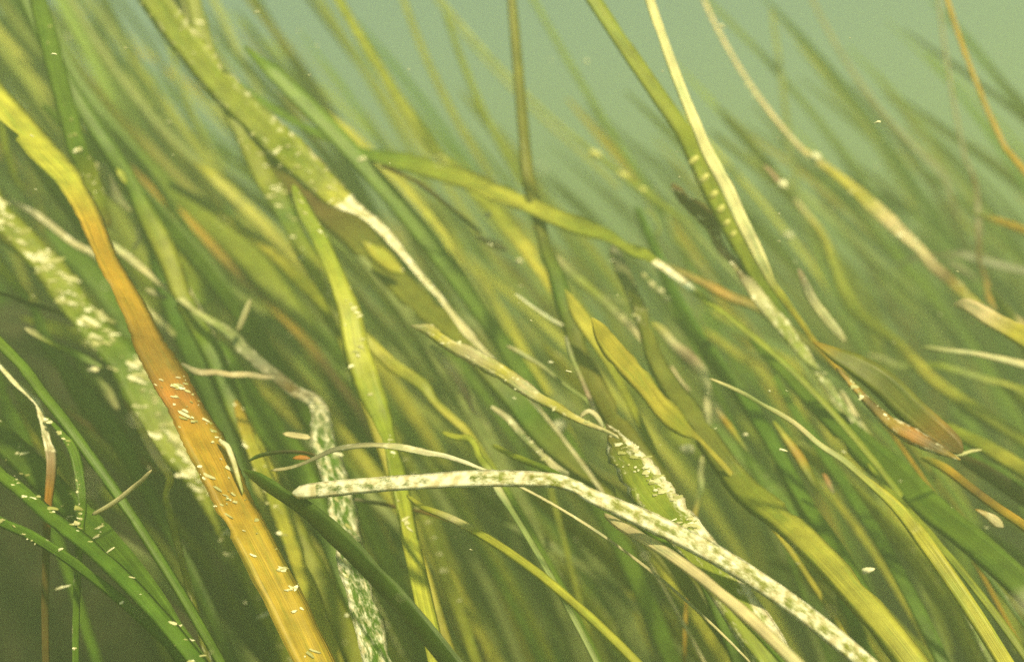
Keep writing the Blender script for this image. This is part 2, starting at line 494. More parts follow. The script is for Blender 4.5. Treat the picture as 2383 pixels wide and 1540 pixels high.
B("dark thin strand crossing level from the left edge below the yellow-green tip", .56, .62, 'db',
  [(-15, 678, 8), (0, 682, 8), (59, 702, 10), (134, 726, 8), (172, 748, 5)], end='frag', tip='frag', name="seagrass_fragment")
B("narrow mid-green blade running diagonally across the dark lower left gaps", .50, .48, ['md', 'gr', 'gr'],
  [(-15, 782, 20), (0, 797, 20), (59, 859, 22), (104, 919, 22), (148, 975, 22), (208, 1058, 21), (267, 1141, 20), (327, 1230, 20)])
B("thin white-crusted stem kinking downward at lower left, pinkish toward its foot", .50, .48, [(0, 'cr'), (.4, 'cr'), (.62, 'pk'), (.78, 'or_'), (1, 'br')],
  [(-12, 832, 10), (0, 850, 10), (36, 892, 10), (84, 934, 11), (97, 969, 13), (110, 1023, 18), (119, 1058, 21), (119, 1100, 19), (112, 1170, 16), (108, 1245, 15)],
  xcrust=[(0, .6, (.5, .1, .1))])
B("curved green blade with white beaded edge hanging at lower left", .49, .47, ['md', 'gr', 'gr'],
  [(108, 970, 10), (143, 1005, 14), (172, 1052, 20), (187, 1118, 18), (191, 1174, 16), (186, 1245, 14)], crust=(.1, .25, .35), specks=45, ssize=(.9, .9), sw=-.6)
B("green blade with bright white specks in the bottom left corner", .49, .46, ['md', 'gr'],
  [(-20, 1085, 24), (0, 1100, 25), (59, 1147, 26), (119, 1201, 28), (170, 1240, 28)], crust=(.2, .1, .1), specks=45, ssize=(1.3, .9), big=30)
B("wide dark green blade with faint cross streaks at the lower left edge", .53, .48, ['dk', 'dk', 'gr', 'gr'],
  [(-40, 970, 46), (0, 1018, 50), (40, 1055, 48), (89, 1103, 46), (148, 1162, 46), (208, 1219, 48), (240, 1252, 48)], crust=(.15, .05, .05), specks=40, ssize=(1.5, .8), big=24)
B("short speckled green blade end cutting the very bottom left corner", .47, .46, 'gr',
  [(-20, 1200, 18), (0, 1213, 18), (59, 1239, 20), (100, 1262, 20)], crust=(.25, .1, .1), specks=14, ssize=(1.2, .9))
B("soft green blade behind the white-crusted stem at lower left", .66, .66, 'md',
  [(8, 915, 16), (24, 963, 30), (53, 1014, 28), (74, 1073, 22), (100, 1150, 20)])
B("thin beige twig slanting up to the right across the dark lower left", .46, .47, 'cr',
  [(353, 1092, 5), (330, 1118, 9), (312, 1132, 10), (267, 1168, 10), (214, 1198, 8)], end='frag', name="seagrass_fragment", crust=(.2, 0, 0))
B("knotted yellow stem just left of the speckled blade's lower run", .53, .50, ['br', 'ye', 'cr', 'ye', 'yg', 'yg'],
  [(285, 928, 6), (300, 950, 8), (321, 984, 14), (350, 1037, 18), (374, 1076, 18), (396, 1112, 16), (386, 1150, 13), (394, 1190, 14), (408, 1245, 15)], crust=(.32, .1, .1))
B("purplish brown strand crossing the dark gap at lower left", .68, .7, 'br',
  [(130, 943, 6), (208, 993, 10), (267, 1028, 10), (341, 1082, 9), (370, 1104, 5)], end='frag', name="seagrass_fragment")
B("long green blade lit along its right edge, just right of the golden blade", .64, .58, ['gr', 'md', 'yg', 'yg', 'md', 'gr', 'yg', 'ye', 'yg'],  # lit right edge is painted in with pale crust and yellow tints
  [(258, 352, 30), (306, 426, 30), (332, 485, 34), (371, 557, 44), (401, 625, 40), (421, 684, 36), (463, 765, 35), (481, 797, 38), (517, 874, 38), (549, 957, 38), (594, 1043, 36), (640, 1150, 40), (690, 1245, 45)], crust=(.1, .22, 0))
B("dark green blade pressed against the golden blade's right side", .72, .62, ['gr', 'gr', 'dk', 'dk', 'gr'],
  [(320, 490, 22), (345, 540, 26), (375, 640, 32), (405, 730, 36), (440, 800, 46), (475, 870, 50), (505, 950, 46), (530, 1030, 38), (560, 1120, 36), (600, 1245, 36)])
B("olive green blade stopping square among the upper left blades", .72, .74, ['md', 'yg', 'md'],
  [(340, 500, 16), (360, 545, 28), (395, 590, 40), (430, 640, 46), (465, 680, 44), (494, 702, 36)], end='frag')
B("light green sliver beside the golden-brown streak, upper left", .78, .8, ['yg', 'pg'],
  [(366, 468, 8), (395, 500, 13), (425, 537, 13), (444, 562, 6)], end='frag')
B("thin pale straw blade crossing behind the olive blade's end", .8, .82, 'pg',
  [(420, 588, 8), (470, 622, 10), (535, 667, 10), (600, 718, 10), (665, 760, 9)])
B("golden-brown streak of a blade among soft green ones, upper left", .86, .8, ['br', 'go', 'go', 'br', 'go', 'br'],
  [(300, 385, 10), (371, 456, 14), (446, 521, 16), (520, 601, 18), (594, 670, 20), (631, 705, 21), (696, 774, 19), (752, 842, 18)])
B("widest soft green blade of the upper left, out of focus", .88, .78, ['md', 'yg', 'yg', 'md', 'md'],
  [(320, 360, 24), (395, 441, 38), (463, 491, 56), (520, 539, 66), (579, 595, 60), (616, 640, 50), (676, 714, 44), (740, 800, 40), (790, 900, 36), (840, 1000, 30), (870, 1080, 28)])
B("bright yellow-green blade arching along the upper edge of the widest soft green one", .76, .62, ['md', 'yg', 'ye', 'yg', 'yg', 'ye'],
  [(390, 425, 12), (470, 470, 18), (520, 503, 20), (594, 557, 22), (640, 598, 22), (690, 645, 28), (738, 690, 32), (775, 738, 34), (800, 790, 26), (830, 870, 22)], crust=(.12, .1, .1))
B("pale green blade descending from the top edge above the wide soft green one", .96, .95, ['pg', 'yg'],
  [(428, 350, 14), (490, 411, 16), (549, 471, 16), (600, 522, 14), (660, 590, 12)])
B("short yellow-green blade beside the pale one at the top, left of the speckled blades", .98, .98, 'yg',
  [(492, 350, 10), (515, 388, 14), (540, 428, 14), (570, 480, 10)], end='bed')
B("bright mossy green blade tangled beside the golden blade's top", .6, .62, ['md', 'yg', 'yg', 'br'],
  [(180, 350, 36), (195, 385, 38), (210, 420, 36), (232, 477, 28), (254, 530, 16)], crust=(.2, .1, .1), specks=25, end='frag')
B("beige crusted strand fraying right of the mossy green tangle", .64, .68, ['cr', 'gy', 'cr'],
  [(222, 380, 14), (240, 405, 24), (262, 448, 22), (285, 474, 14), (308, 494, 7)], crust=(.35, .1, .1), end='frag', name="seagrass_fragment")
B("short yellow dash of a leaf near the mossy tangle", .62, .62, 'ye', [(272, 392, 8), (284, 410, 14), (294, 430, 8)], end='frag', name="seagrass_fragment")
B("thin curved beige filament hanging in the gap right of the golden blade", .7, .7, 'gy',
  [(318, 525, 7), (322, 557, 8), (309, 586, 6)], end='frag', name="seagrass_fragment")
B("small cream leaf scrap lying crosswise right of the golden blade", .62, .63, ['cr', 'gy'],
  [(338, 672, 8), (362, 684, 13), (391, 694, 8)], end='frag', name="seagrass_fragment")
B("pale pointed leaf scrap at the left, above the dark gap", .56, .58, ['cr', 'yg', 'gr', 'pg'],
  [(57, 763, 8), (80, 776, 13), (104, 790, 9), (150, 812, 12), (193, 832, 15), (240, 856, 7)], end='frag', crust=(.25, 0, 0))
B("pale crusty green blade fading out left of the speckled blade", .64, .66, ['md', 'pg', 'cr'],
  [(172, 828, 12), (208, 874, 20), (247, 910, 22), (276, 954, 10)], crust=(.3, .05, .05), end='frag')
B("white crusted sliver edging the golden blade near the bottom", .478, .47, ['wh', 'cr', 'yg'],
  [(507, 1024, 7), (527, 1036, 12), (541, 1068, 12), (556, 1118, 10), (565, 1150, 5)], end='frag', name="crust_curl", crust=(.4, 0, 0))
B("pale thin stem descending right of the olive blade's end", .66, .62, ['cr', 'gy', 'gr'],
  [(404, 612, 6), (420, 640, 11), (440, 682, 13), (468, 732, 11), (505, 800, 8), (530, 850, 10)], crust=(.4, .1, .1), end='frag')
# ---- long strand that kneels into the bleached upright
B("long brownish speckled strand bending at a knee into a white mottled upright", .64, .50,
  [(0, 'cr'), (.2, 'cr'), (.35, 'pg'), (.5, 'gy'), (.6, 'br'), (.66, 'gy'), (.75, 'gr'), (1, 'gr')],
  [(252, 562, 10), (306, 604, 16), (371, 658, 12), (416, 693, 12), (463, 729, 13), (535, 774, 20), (572, 815, 25), (631, 865, 24), (685, 910, 24), (730, 932, 27), (746, 958, 36), (750, 999, 44), (757, 1043, 50), (774, 1092, 54), (791, 1147, 52), (803, 1222, 58), (808, 1250, 58)],
  crust=(.34, .1, .1), xcrust=[(.6, 1, (.44, .1, .1))], specks=30, ssize=(1, 1), srange=(.6, 1), curl=.05)
B("short cream stick poking up beside the brownish speckled strand", .58, .58, 'cr',
  [(583, 696, 8), (573, 722, 12), (562, 750, 12), (552, 773, 9)], end='frag', name="seagrass_fragment", crust=(.2, 0, 0))
B("mottled grey-white strand lying level across the green blades, left of centre", .53, .56, ['gy', 'cr', 'gy'],
  [(420, 845, 7), (460, 866, 13), (500, 866, 12), (535, 872, 12), (575, 872, 13), (609, 877, 11), (645, 880, 6)], end='frag', name="seagrass_fragment", crust=(.35, .1, .1))
B("thin pale arched blade curving over just above the white arched blade", .48, .46, ['cr', 'gy', 'cr', 'wh', 'cr'],
  [(631, 1094, 6), (665, 1090, 7), (700, 1080, 7), (740, 1062, 9), (775, 1047, 11), (809, 1040, 12), (850, 1036, 11), (884, 1036, 10), (928, 1040, 13), (987, 1052, 13), (1047, 1064, 10), (1121, 1091, 7), (1190, 1122, 6)], crust=(.35, .1, .1))
B("dark thin strand arching level left of the mottled upright", .47, .49, ['dk', 'db', 'br'],
  [(578, 1072, 5), (604, 1060, 8), (650, 1052, 8), (705, 1053, 8), (735, 1062, 5)], end='frag', name="seagrass_fragment")
B("small orange leaf scrap under the dark strand left of the mottled upright", .48, .48, 'or_',
  [(680, 1066, 5), (698, 1064, 11), (722, 1066, 8)], end='frag', name="seagrass_fragment")
B("dark green blade slanting beneath the white blade's rounded tip", .47, .45, ['gr', 'dk', 'dk'],
  [(565, 1095, 8), (590, 1108, 18), (616, 1124, 24), (670, 1158, 27), (720, 1192, 32), (765, 1231, 36)])
B("yellow crusted blade right of the golden blade at the bottom", .58, .54, ['go', 'ye', 'yg', 'ye'],
  [(548, 930, 14), (572, 999, 24), (595, 1058, 26), (625, 1132, 30), (655, 1201, 31), (672, 1245, 31)], crust=(.25, .1, .1), specks=30)
B("wide bright green blade behind the white blade's rounded tip", .66, .60, ['gr', 'md', 'md', 'md'],
  [(500, 790, 22), (545, 865, 36), (590, 940, 46), (631, 999, 54), (676, 1058, 58), (712, 1125, 48), (750, 1210, 44)])
B("small cream leaf stub joining the mottled upright from the left", .5, .5, 'cr',
  [(657, 1008, 8), (680, 1012, 12), (722, 1018, 11)], end='frag', name="seagrass_fragment", crust=(.2, 0, 0))
# ---- centre left
B("bright yellow blade standing left of centre, pinched low down behind the arches", .58, .50, ['yg', 'yg', 'ye', 'ye', 'yg', 'yg', 'ye'],
  [(684, 430, 16), (711, 497, 28), (741, 551, 30), (768, 610, 32), (791, 664, 35), (813, 729, 44), (828, 809, 50), (850, 880, 54), (872, 934, 46), (895, 993, 33), (910, 1043, 25), (922, 1094, 32), (934, 1147, 31), (949, 1231, 31), (953, 1252, 31)],
  tw=.5, crust=(.12, 0, .12), specks=36, ssize=(1.1, .7))
B("bright yellow blade forking right from the upright yellow blade left of centre", .60, .58, ['yg', 'ye', 'yg', 'ye', 'yg', 'md'],
  [(826, 755, 10), (863, 800, 22), (913, 850, 25), (960, 880, 24), (988, 902, 22), (1011, 934, 16), (1035, 958, 17), (1062, 981, 18), (1095, 1015, 14), (1140, 1080, 14), (1190, 1160, 14)], tw=.4)
B("speckled yellow-green blade folding to a white crusted edge, from the top left of centre", .62, .58, [(0, 'yg'), (.2, 'yg'), (.3, 'ye'), (.4, 'cr'), (1, 'cr')],
  [(632, 318, 70), (672, 355, 74), (728, 408, 62), (775, 452, 50), (812, 480, 30), (838, 494, 20), (878, 524, 20), (916, 565, 20), (943, 598, 16), (982, 646, 13), (1017, 685, 13), (1053, 732, 13), (1085, 772, 18), (1112, 802, 12), (1160, 850, 8)],
  tw=.35, crust=(.26, .2, .2), xcrust=[(.3, .75, (.55, .1, .1)), (.75, 1, (.4, .1, .1))], specks=70, ssize=(1.0, 1.0), srange=(0, .75), tip='off')
B("long dark olive blade running under the white-edged fold to the white arched blade", .70, .56, ['ol', 'br', 'ol', 'ol', 'ol', 'gr', 'ol', 'ol'],
  [(600, 345, 36), (640, 396, 46), (705, 442, 52), (762, 495, 58), (820, 540, 66), (869, 592, 58), (915, 645, 50), (964, 695, 52), (1017, 742, 48), (1066, 782, 44), (1130, 850, 44), (1203, 935, 46), (1247, 993, 44), (1301, 1052, 44), (1366, 1112, 40), (1410, 1150, 36), (1470, 1210, 34)])
B("lit yellow leaf flap lying on the dark olive blade", .63, .64, 'ye',  # highlight on the olive blade's fold, made as a separate bright piece
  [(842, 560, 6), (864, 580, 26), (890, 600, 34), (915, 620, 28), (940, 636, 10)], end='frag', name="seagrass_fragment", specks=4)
B("beaded green blade with short pale cross bars, left of the white-edged fold", .68, .64, ['yg', 'yg', 'md', 'yg', 'yg'],
  [(570, 325, 32), (590, 365, 36), (616, 417, 40), (646, 462, 40), (676, 520, 36), (696, 560, 33), (716, 598, 35), (740, 636, 34), (772, 700, 24)], crust=(.22, .1, .1), specks=130, ssize=(1.1, .8), big=60)
B("faint pale green stem hanging from the arching yellow blade, hazy", 1.0, .98, 'pg',
  [(876, 385, 12), (913, 462, 13), (937, 536, 13), (970, 620, 11), (1010, 720, 10)])
B("slender yellow-green stem curving down through the open water left of centre", .76, .7, ['pg', 'yg', 'yg', 'yg'],
  [(940, 412, 8), (982, 456, 13), (1017, 497, 14), (1062, 566, 14), (1106, 640, 14), (1151, 708, 14), (1176, 765, 14), (1197, 812, 12), (1215, 880, 12)])
B("thin dark brown twig hanging below the arching yellow blade", .62, .66, ['br', 'br', 'db', 'br'],
  [(884, 385, 6), (920, 400, 8), (958, 417, 8), (1002, 447, 9), (1062, 494, 8), (1121, 544, 7)], end='frag', name="seagrass_fragment")
B("pinkish crusty scrap at the end of the dark brown twig", .66, .67, ['pk', 'cr', 'pk'],
  [(1105, 548, 6), (1130, 560, 13), (1158, 572, 14), (1182, 585, 7)], end='frag', name="seagrass_fragment", crust=(.35, 0, 0))
B("white and yellow blade with pointed tip, sloping right at picture centre", .53, .48, [(0, 'cr'), (.12, 'ye'), (.3, 'cr'), (.45, 'ye'), (.55, 'cr'), (.7, 'ye'), (1, 'cr')],
  [(953, 757, 4), (975, 762, 13), (1000, 768, 24), (1045, 798, 29), (1106, 832, 31), (1166, 866, 29), (1232, 910, 28), (1286, 941, 22), (1345, 976, 14), (1411, 1003, 8), (1440, 1020, 8)], crust=(.34, .1, .14), specks=18, end='frag')
B("pink and white crusty ribbon left of the dark olive blade, below centre", .60, .6, ['gr', 'cr', 'pk', 'cr'],
  [(1000, 800, 12), (1017, 824, 16), (1053, 868, 18), (1083, 916, 16), (1101, 955, 9), (1122, 972, 3)], end='frag', crust=(.33, .1, .1))
B("yellow squiggled leaf bending sharply down above the white arched blade", .53, .49, ['ye', 'ye', 'yg', 'cr', 'pg'],
  [(1027, 1003, 7), (1045, 1012, 12), (1068, 1018, 12), (1088, 1018, 13), (1104, 1034, 12), (1115, 1064, 14), (1136, 1091, 15), (1160, 1140, 15), (1185, 1180, 12)], crust=(.2, .1, .1))
B("small bright yellow-green blade pointing left above the white arched blade", .53, .48, ['ye', 'yg', 'md'],
  [(1144, 1034, 8), (1188, 1057, 13), (1225, 1073, 13), (1262, 1088, 14), (1310, 1110, 14)])
B("pale crusted stem edging the dark olive blade's left side below centre", .56, .52, ['cr', 'cr', 'pg', 'cr', 'cr'],
  [(1140, 944, 8), (1182, 975, 13), (1224, 1023, 12), (1262, 1058, 12), (1292, 1088, 16), (1322, 1108, 14)], crust=(.36, .1, .1), specks=14, end='frag')
B("bright yellow leaf emerging under the white arched blade at the bottom", .50, .46, ['ye', 'ye', 'cr', 'ye'],
  [(945, 1150, 6), (965, 1166, 11), (987, 1180, 12), (1047, 1204, 15), (1106, 1235, 17)])
B("grey-brown strand running level below the white arched blade", .54, .52, ['gy', 'br', 'br', 'go'],
  [(815, 1160, 7), (884, 1171, 8), (943, 1184, 8), (1002, 1195, 9), (1050, 1212, 8)], end='frag', name="seagrass_fragment")
B("white bleached arched blade with rounded tip and green mottling, bottom centre", .455, .43, [(0, 'pg'), (.05, 'gr'), (.4, 'gr'), (.6, 'yg'), (1, 'yg')],
  [(678, 1146, 12), (690, 1146, 22), (714, 1143, 28), (809, 1133, 29), (913, 1124, 28), (1017, 1117, 29), (1077, 1113, 31), (1143, 1112, 31), (1232, 1114, 29), (1292, 1118, 27), (1336, 1131, 25), (1381, 1156, 29), (1440, 1181, 33), (1500, 1208, 36), (1565, 1238, 37)],
  crust=(.53, .16, .16), xcrust=[(0, .07, (.8, .1, .1)), (.36, .46, (.8, .1, .1)), (.46, 1, (.50, .14, .14))], wob=.4, curl=.05, rag=.2)
B("narrow cream leaf tip below the white arched blade, right of centre", .47, .44, 'cr',
  [(1405, 1192, 8), (1425, 1208, 16), (1448, 1224, 19), (1485, 1245, 20)], crust=(.25, 0, 0))
# ---- centre
B("yellow-green blade arching from the top left of centre to the right with a white band", .68, .56,
  [(0, 'md'), (.15, 'yg'), (.3, 'ye'), (.45, 'yg'), (.6, 'yg'), (.64, 'wh'), (.675, 'wh'), (.69, 'yg'), (1, 'yg')],
  [(835, 352, 14), (869, 362, 22), (943, 378, 34), (1017, 399, 35), (1091, 421, 37), (1143, 446, 33), (1218, 472, 34), (1277, 500, 32), (1351, 528, 33), (1411, 549, 26), (1447, 571, 18), (1485, 588, 25), (1518, 605, 15), (1574, 646, 16), (1633, 693, 13), (1678, 726, 12), (1760, 790, 12), (1830, 850, 12), (1900, 920, 12)],
  xcrust=[(.597, .667, (.9, 0, 0))], crust=(.05, .1, 0), tip='off')
B("olive gold thin blade branching off past the white band toward the right", .66, .66, ['ol', 'go', 'ol', 'ol'],
  [(1540, 612, 10), (1580, 632, 15), (1633, 655, 18), (1693, 688, 20), (1752, 711, 19), (1830, 760, 18), (1900, 815, 14)])
B("dark green upright blade passing behind the arching yellow blade at centre", .66, .54, ['ol', 'ol', 'gr', 'ol', 'ol', 'ol', 'gr'],
  [(1222, 345, 22), (1230, 417, 26), (1241, 462, 26), (1256, 521, 24), (1271, 581, 25), (1289, 625, 28), (1307, 685, 34), (1331, 759, 37), (1347, 820, 34), (1375, 880, 38), (1411, 945, 40), (1440, 993, 40), (1485, 1050, 38), (1544, 1130, 34), (1596, 1240, 30)], tw=.3)
B("tattered blade crusted white along its right edge, low right of centre", .50, .45, ['br', 'ol', 'yg', 'yg', 'yg'],
  [(1408, 985, 8), (1424, 1006, 22), (1444, 1045, 56), (1476, 1088, 74), (1509, 1138, 84), (1553, 1192, 82), (1592, 1240, 78)], crust=(.26, .48, .26), specks=110, ssize=(1.2, .9), sw=.55, big=50)
B("thin straw stem sloping right behind the white and yellow blade", .58, .54, ['cr', 'pg', 'pg'],
  [(1176, 803, 6), (1200, 815, 9), (1235, 836, 9), (1262, 853, 9), (1321, 901, 8), (1369, 936, 8), (1392, 975, 9), (1412, 1003, 9)], end='frag', crust=(.2, 0, 0))
B("brownish thin stem hugging the dark upright blade's left edge", .56, .52, ['gy', 'pg', 'pk', 'cr'],
  [(1315, 780, 8), (1330, 830, 10), (1351, 878, 10), (1373, 930, 11), (1390, 975, 12)], end='frag', crust=(.3, .1, .1))
B("tiny curled cream scrap at the pointed end of the white and yellow blade", .5, .5, 'cr',
  [(1348, 974, 6), (1356, 963, 10), (1370, 956, 10), (1386, 966, 11), (1398, 984, 10), (1404, 998, 6)], end='frag', name="crust_curl", crust=(.35, 0, 0))
B("short yellow leaf with pointed tip leaning on the dark upright blade", .58, .58, ['ye', 'ye', 'yg'],
  [(1314, 672, 5), (1328, 700, 18), (1346, 732, 28), (1372, 770, 30), (1400, 815, 22), (1430, 870, 16)])
B("bright yellow twisted blade right of centre, swelling twice before it narrows", .50, .53, ['ye', 'ye', 'ye', 'ye', 'ye', 'yg', 'ye', 'ye'],
  [(1376, 738, 8), (1392, 765, 26), (1416, 803, 37), (1445, 838, 40), (1478, 870, 42), (1512, 914, 34), (1535, 945, 36), (1562, 970, 42), (1595, 1000, 26), (1626, 1022, 10), (1680, 1080, 12)])
B("long olive blade with speckled tip, turning bright yellow toward the bottom", .65, .50, [(0, 'gy'), (.15, 'ol'), (.5, 'ol'), (.7, 'ol'), (.85, 'yg'), (1, 'ye')],  # yellow toward the foot paints sunlight on the lower half into the tint
  [(1424, 570, 10), (1432, 590, 22), (1446, 625, 26), (1464, 664, 25), (1485, 714, 27), (1506, 774, 29), (1520, 825, 32), (1559, 895, 38), (1604, 954, 45), (1648, 1023, 46), (1693, 1088, 50), (1742, 1147, 56), (1806, 1196, 58), (1856, 1240, 56)], xcrust=[(0, .25, (.34, .1, .1))], specks=16, srange=(0, .25))
B("dark green blade standing in the water behind the white band, right of centre", .76, .62, ['gr', 'gr', 'gr', 'dk', 'gr'],
  [(1478, 480, 10), (1490, 505, 16), (1509, 551, 19), (1535, 610, 21), (1559, 670, 24), (1589, 729, 28), (1625, 789, 30), (1655, 830, 30), (1695, 885, 26), (1750, 965, 24), (1800, 1045, 24), (1840, 1130, 24), (1890, 1235, 24)])
B("small pale hook-shaped leaf scrap under the beaded stem", .70, .70, 'pg',
  [(1494, 486, 6), (1515, 498, 9), (1530, 517, 10), (1535, 538, 10), (1520, 553, 7)], end='frag', name="seagrass_fragment")
B("hazy pale blade left of the beaded stem near the top", .92, .92, 'pg', [(1345, 352, 10), (1396, 396, 13), (1442, 441, 9)], end='frag')
B("dim olive blade hanging below the beaded stem", .84, .8, ['gr', 'ol', 'ol'],
  [(1520, 455, 8), (1546, 490, 14), (1568, 551, 15), (1607, 597, 15), (1680, 680, 13), (1730, 740, 13)])
B("faint green blade dropping from the top edge left of the flowering shoot", .95, .95, 'md', [(1448, 350, 14), (1480, 400, 15), (1508, 445, 13), (1540, 500, 12)])
B("yellow-green blade bending down to a point under the arching yellow blade", .76, .7, ['yg', 'yg', 'yg', 'yg', 'ye', 'ye'],
  [(1000, 335, 20), (1017, 358, 21), (1060, 398, 23), (1110, 452, 25), (1150, 490, 26), (1188, 536, 28), (1227, 583, 29), (1256, 627, 25), (1271, 658, 16), (1283, 682, 4)], end='frag')
B("pale straw-edged blade sloping right from the dark upright blade", .72, .68, ['cr', 'pg', 'yg', 'pg', 'cr', 'cr'],
  [(1292, 592, 8), (1312, 616, 15), (1336, 640, 20), (1381, 679, 18), (1440, 732, 17), (1479, 768, 17), (1500, 800, 10)], end='frag', crust=(.2, .2, 0))
B("very thin white stem in open water left of the dark upright blade", .58, .6, 'wh',
  [(1198, 684, 4), (1220, 700, 7), (1256, 726, 7), (1285, 745, 7), (1312, 758, 5)], end='frag', name="seagrass_fragment")
B("thin hazy sprig joining the pale straw-edged blade from above", .74, .74, 'pg', [(1392, 680, 6), (1425, 694, 8), (1460, 706, 6)], end='frag', name="seagrass_fragment")
B("hazy green blade from the top edge, left of the dark upright blade", .97, .97, 'yg', [(1100, 345, 14), (1128, 390, 15), (1156, 440, 14), (1190, 500, 12)])
B("short hazy yellow blade from the top edge touching the dark upright blade", .9, .9, 'yg', [(1168, 345, 14), (1185, 375, 15), (1202, 410, 12), (1215, 440, 5)], end='frag')
B("crusty beige clump of leaf hanging behind the bright yellow twisted blade, right", .66, .62, ['ye', 'cr', 'pk', 'cr', 'cr', 'pg'],
  [(1515, 748, 10), (1540, 768, 18), (1566, 800, 20), (1604, 834, 26), (1634, 868, 24), (1645, 897, 17), (1646, 940, 17), (1650, 1000, 14)], crust=(.28, .1, .1), end='frag')
B("pale thin stem standing below the crusty beige clump", .62, .6, ['cr', 'pg', 'go'], [(1634, 1060, 8), (1630, 1100, 13), (1630, 1135, 14), (1618, 1190, 9), (1612, 1230, 8)], crust=(.2, 0, 0))
B("small cream leaf edge beside the crusty beige clump", .63, .63, 'cr', [(1560, 850, 6), (1578, 880, 9), (1606, 910, 5)], end='frag', name="seagrass_fragment")
B("small golden leaf right of the long olive blade's crossing", .6, .58, ['cr', 'go', 'ye', 'pg'], [(1660, 945, 7), (1680, 970, 12), (1696, 992, 14), (1716, 1020, 10), (1740, 1052, 6)], end='frag', name="seagrass_fragment")
# ---- right
B("long thin pale-lit blade running diagonally to the bottom right", .50, .48, ['cr', 'pg', 'cr', 'pg', 'ye', 'ye'],
  [(1650, 880, 3), (1693, 898, 7), (1735, 918, 9), (1772, 939, 10), (1847, 984, 10), (1906, 1034, 12), (1965, 1073, 14), (2025, 1124, 16), (2084, 1177, 22), (2129, 1231, 28), (2140, 1246, 29)])
B("yellow-green thin blade alongside the pale-lit diagonal near the bottom right", .54, .5, 'yg', [(2018, 1076, 8), (2050, 1120, 11), (2099, 1172, 13), (2160, 1238, 15)])
B("brown decayed strand turning into a white crusted blade beside the flowering shoot", .61, .58, [(0, 'br'), (.2, 'br'), (.3, 'pk'), (.4, 'br'), (.5, 'cr'), (.65, 'yg'), (1, 'pg')],
  [(1562, 426, 10), (1572, 440, 20), (1592, 465, 22), (1634, 498, 31), (1660, 536, 25), (1678, 581, 19), (1708, 610, 19), (1735, 650, 21), (1772, 702, 28), (1817, 755, 30), (1861, 811, 25), (1897, 860, 17), (1921, 890, 16), (1965, 950, 12)],
  crust=(.3, .15, .1), xcrust=[(0, .28, (.22, .1, .1)), (.5, 1, (.4, .1, .1))], specks=45, wob=2.0)
B("pale frilled blade below the white crusted strand, right", .62, .6, ['cr', 'pg', 'yg'], [(1902, 872, 8), (1925, 905, 12), (1945, 940, 13), (1965, 978, 9), (1990, 1020, 8)], crust=(.35, .2, .1), end='frag')
B("thin yellow-white frilled stem parallel to the pale frilled blade", .6, .57, ['cr', 'cr', 'yg', 'yg', 'gr'], [(1955, 905, 7), (1975, 940, 10), (1998, 981, 12), (2040, 1043, 17), (2069, 1078, 12), (2110, 1120, 10)], crust=(.28, .2, .1))
B("wide deep green blade filling the lower right", .64, .52, ['md', 'md', 'gr', 'md', 'md', 'md'],
  [(1745, 785, 14), (1772, 815, 18), (1832, 874, 24), (1891, 933, 32), (1955, 992, 46), (2025, 1058, 60), (2099, 1118, 62), (2158, 1177, 58), (2238, 1240, 54)])
B("dark brown-olive torn blade in the right, frayed at its lower end", .52, .50, ['go', 'ol', 'ol', 'ol', 'ol', 'gb', 'br'],
  [(1890, 795, 10), (1915, 808, 16), (1945, 826, 28), (1995, 852, 42), (2055, 893, 52), (2114, 950, 56), (2173, 1001, 52), (2212, 1034, 44), (2240, 1052, 26)], end='frag')
B("orange-gold blade tucked under the dark torn blade", .51, .49, ['br', 'go', 'br', 'go', 'or_', 'br', 'go'],
  [(1945, 855, 6), (1970, 882, 11), (1995, 910, 14), (2054, 969, 20), (2085, 992, 28), (2125, 1014, 32), (2165, 1036, 27), (2205, 1056, 14), (2235, 1070, 6)], end='frag', crust=(.30, .2, .2), specks=8)
B("cream fibres fraying from the dark torn blade's lower end", .52, .52, 'cr', [(2215, 1058, 4), (2235, 1056, 7), (2262, 1048, 6), (2285, 1046, 3)], end='frag', name="seagrass_fragment")
B("golden brown stem slanting into the bottom right corner", .53, .47, ['ye', 'go', 'br', 'go', 'go'],
  [(2140, 1064, 6), (2165, 1072, 14), (2200, 1090, 18), (2247, 1126, 18), (2307, 1171, 18), (2366, 1211, 19), (2405, 1240, 19)])
B("knobbly cream-yellow blade slanting through the open water at upper right", .76, .66, ['cr', 'ye', 'ye', 'cr', 'cr', 'br', 'ye', 'yg', 'yg'],
  [(1862, 345, 9), (1897, 372, 15), (1942, 405, 18), (1995, 447, 20), (2025, 477, 24), (2063, 510, 26), (2099, 545, 22), (2142, 583, 20), (2167, 616, 25), (2212, 655, 22), (2253, 693, 18), (2330, 760, 16), (2400, 815, 16)], crust=(.30, .12, .1), specks=40, ssize=(1.1, 1.1), wob=2.0)
B("grey-brown drifting strand crossing the knobbly blade at right", .88, .86, ['gy', 'br', 'gy', 'gy', 'gy'],
  [(2080, 618, 6), (2115, 606, 9), (2146, 594, 13), (2185, 596, 8), (2233, 592, 14), (2307, 612, 17), (2381, 630, 15), (2420, 640, 15)], end='frag', name="seagrass_fragment")
B("small grey leaf scrap under the grey-brown drifting strand", .88, .88, 'gy', [(2200, 605, 6), (2235, 628, 16), (2275, 652, 5)], end='frag', name="seagrass_fragment")
B("hazy brownish strand bending down near the top right", .98, .98, ['gy', 'gy', 'br'], [(2135, 350, 10), (2165, 378, 13), (2195, 412, 14), (2212, 456, 12), (2226, 510, 9)], end='frag')
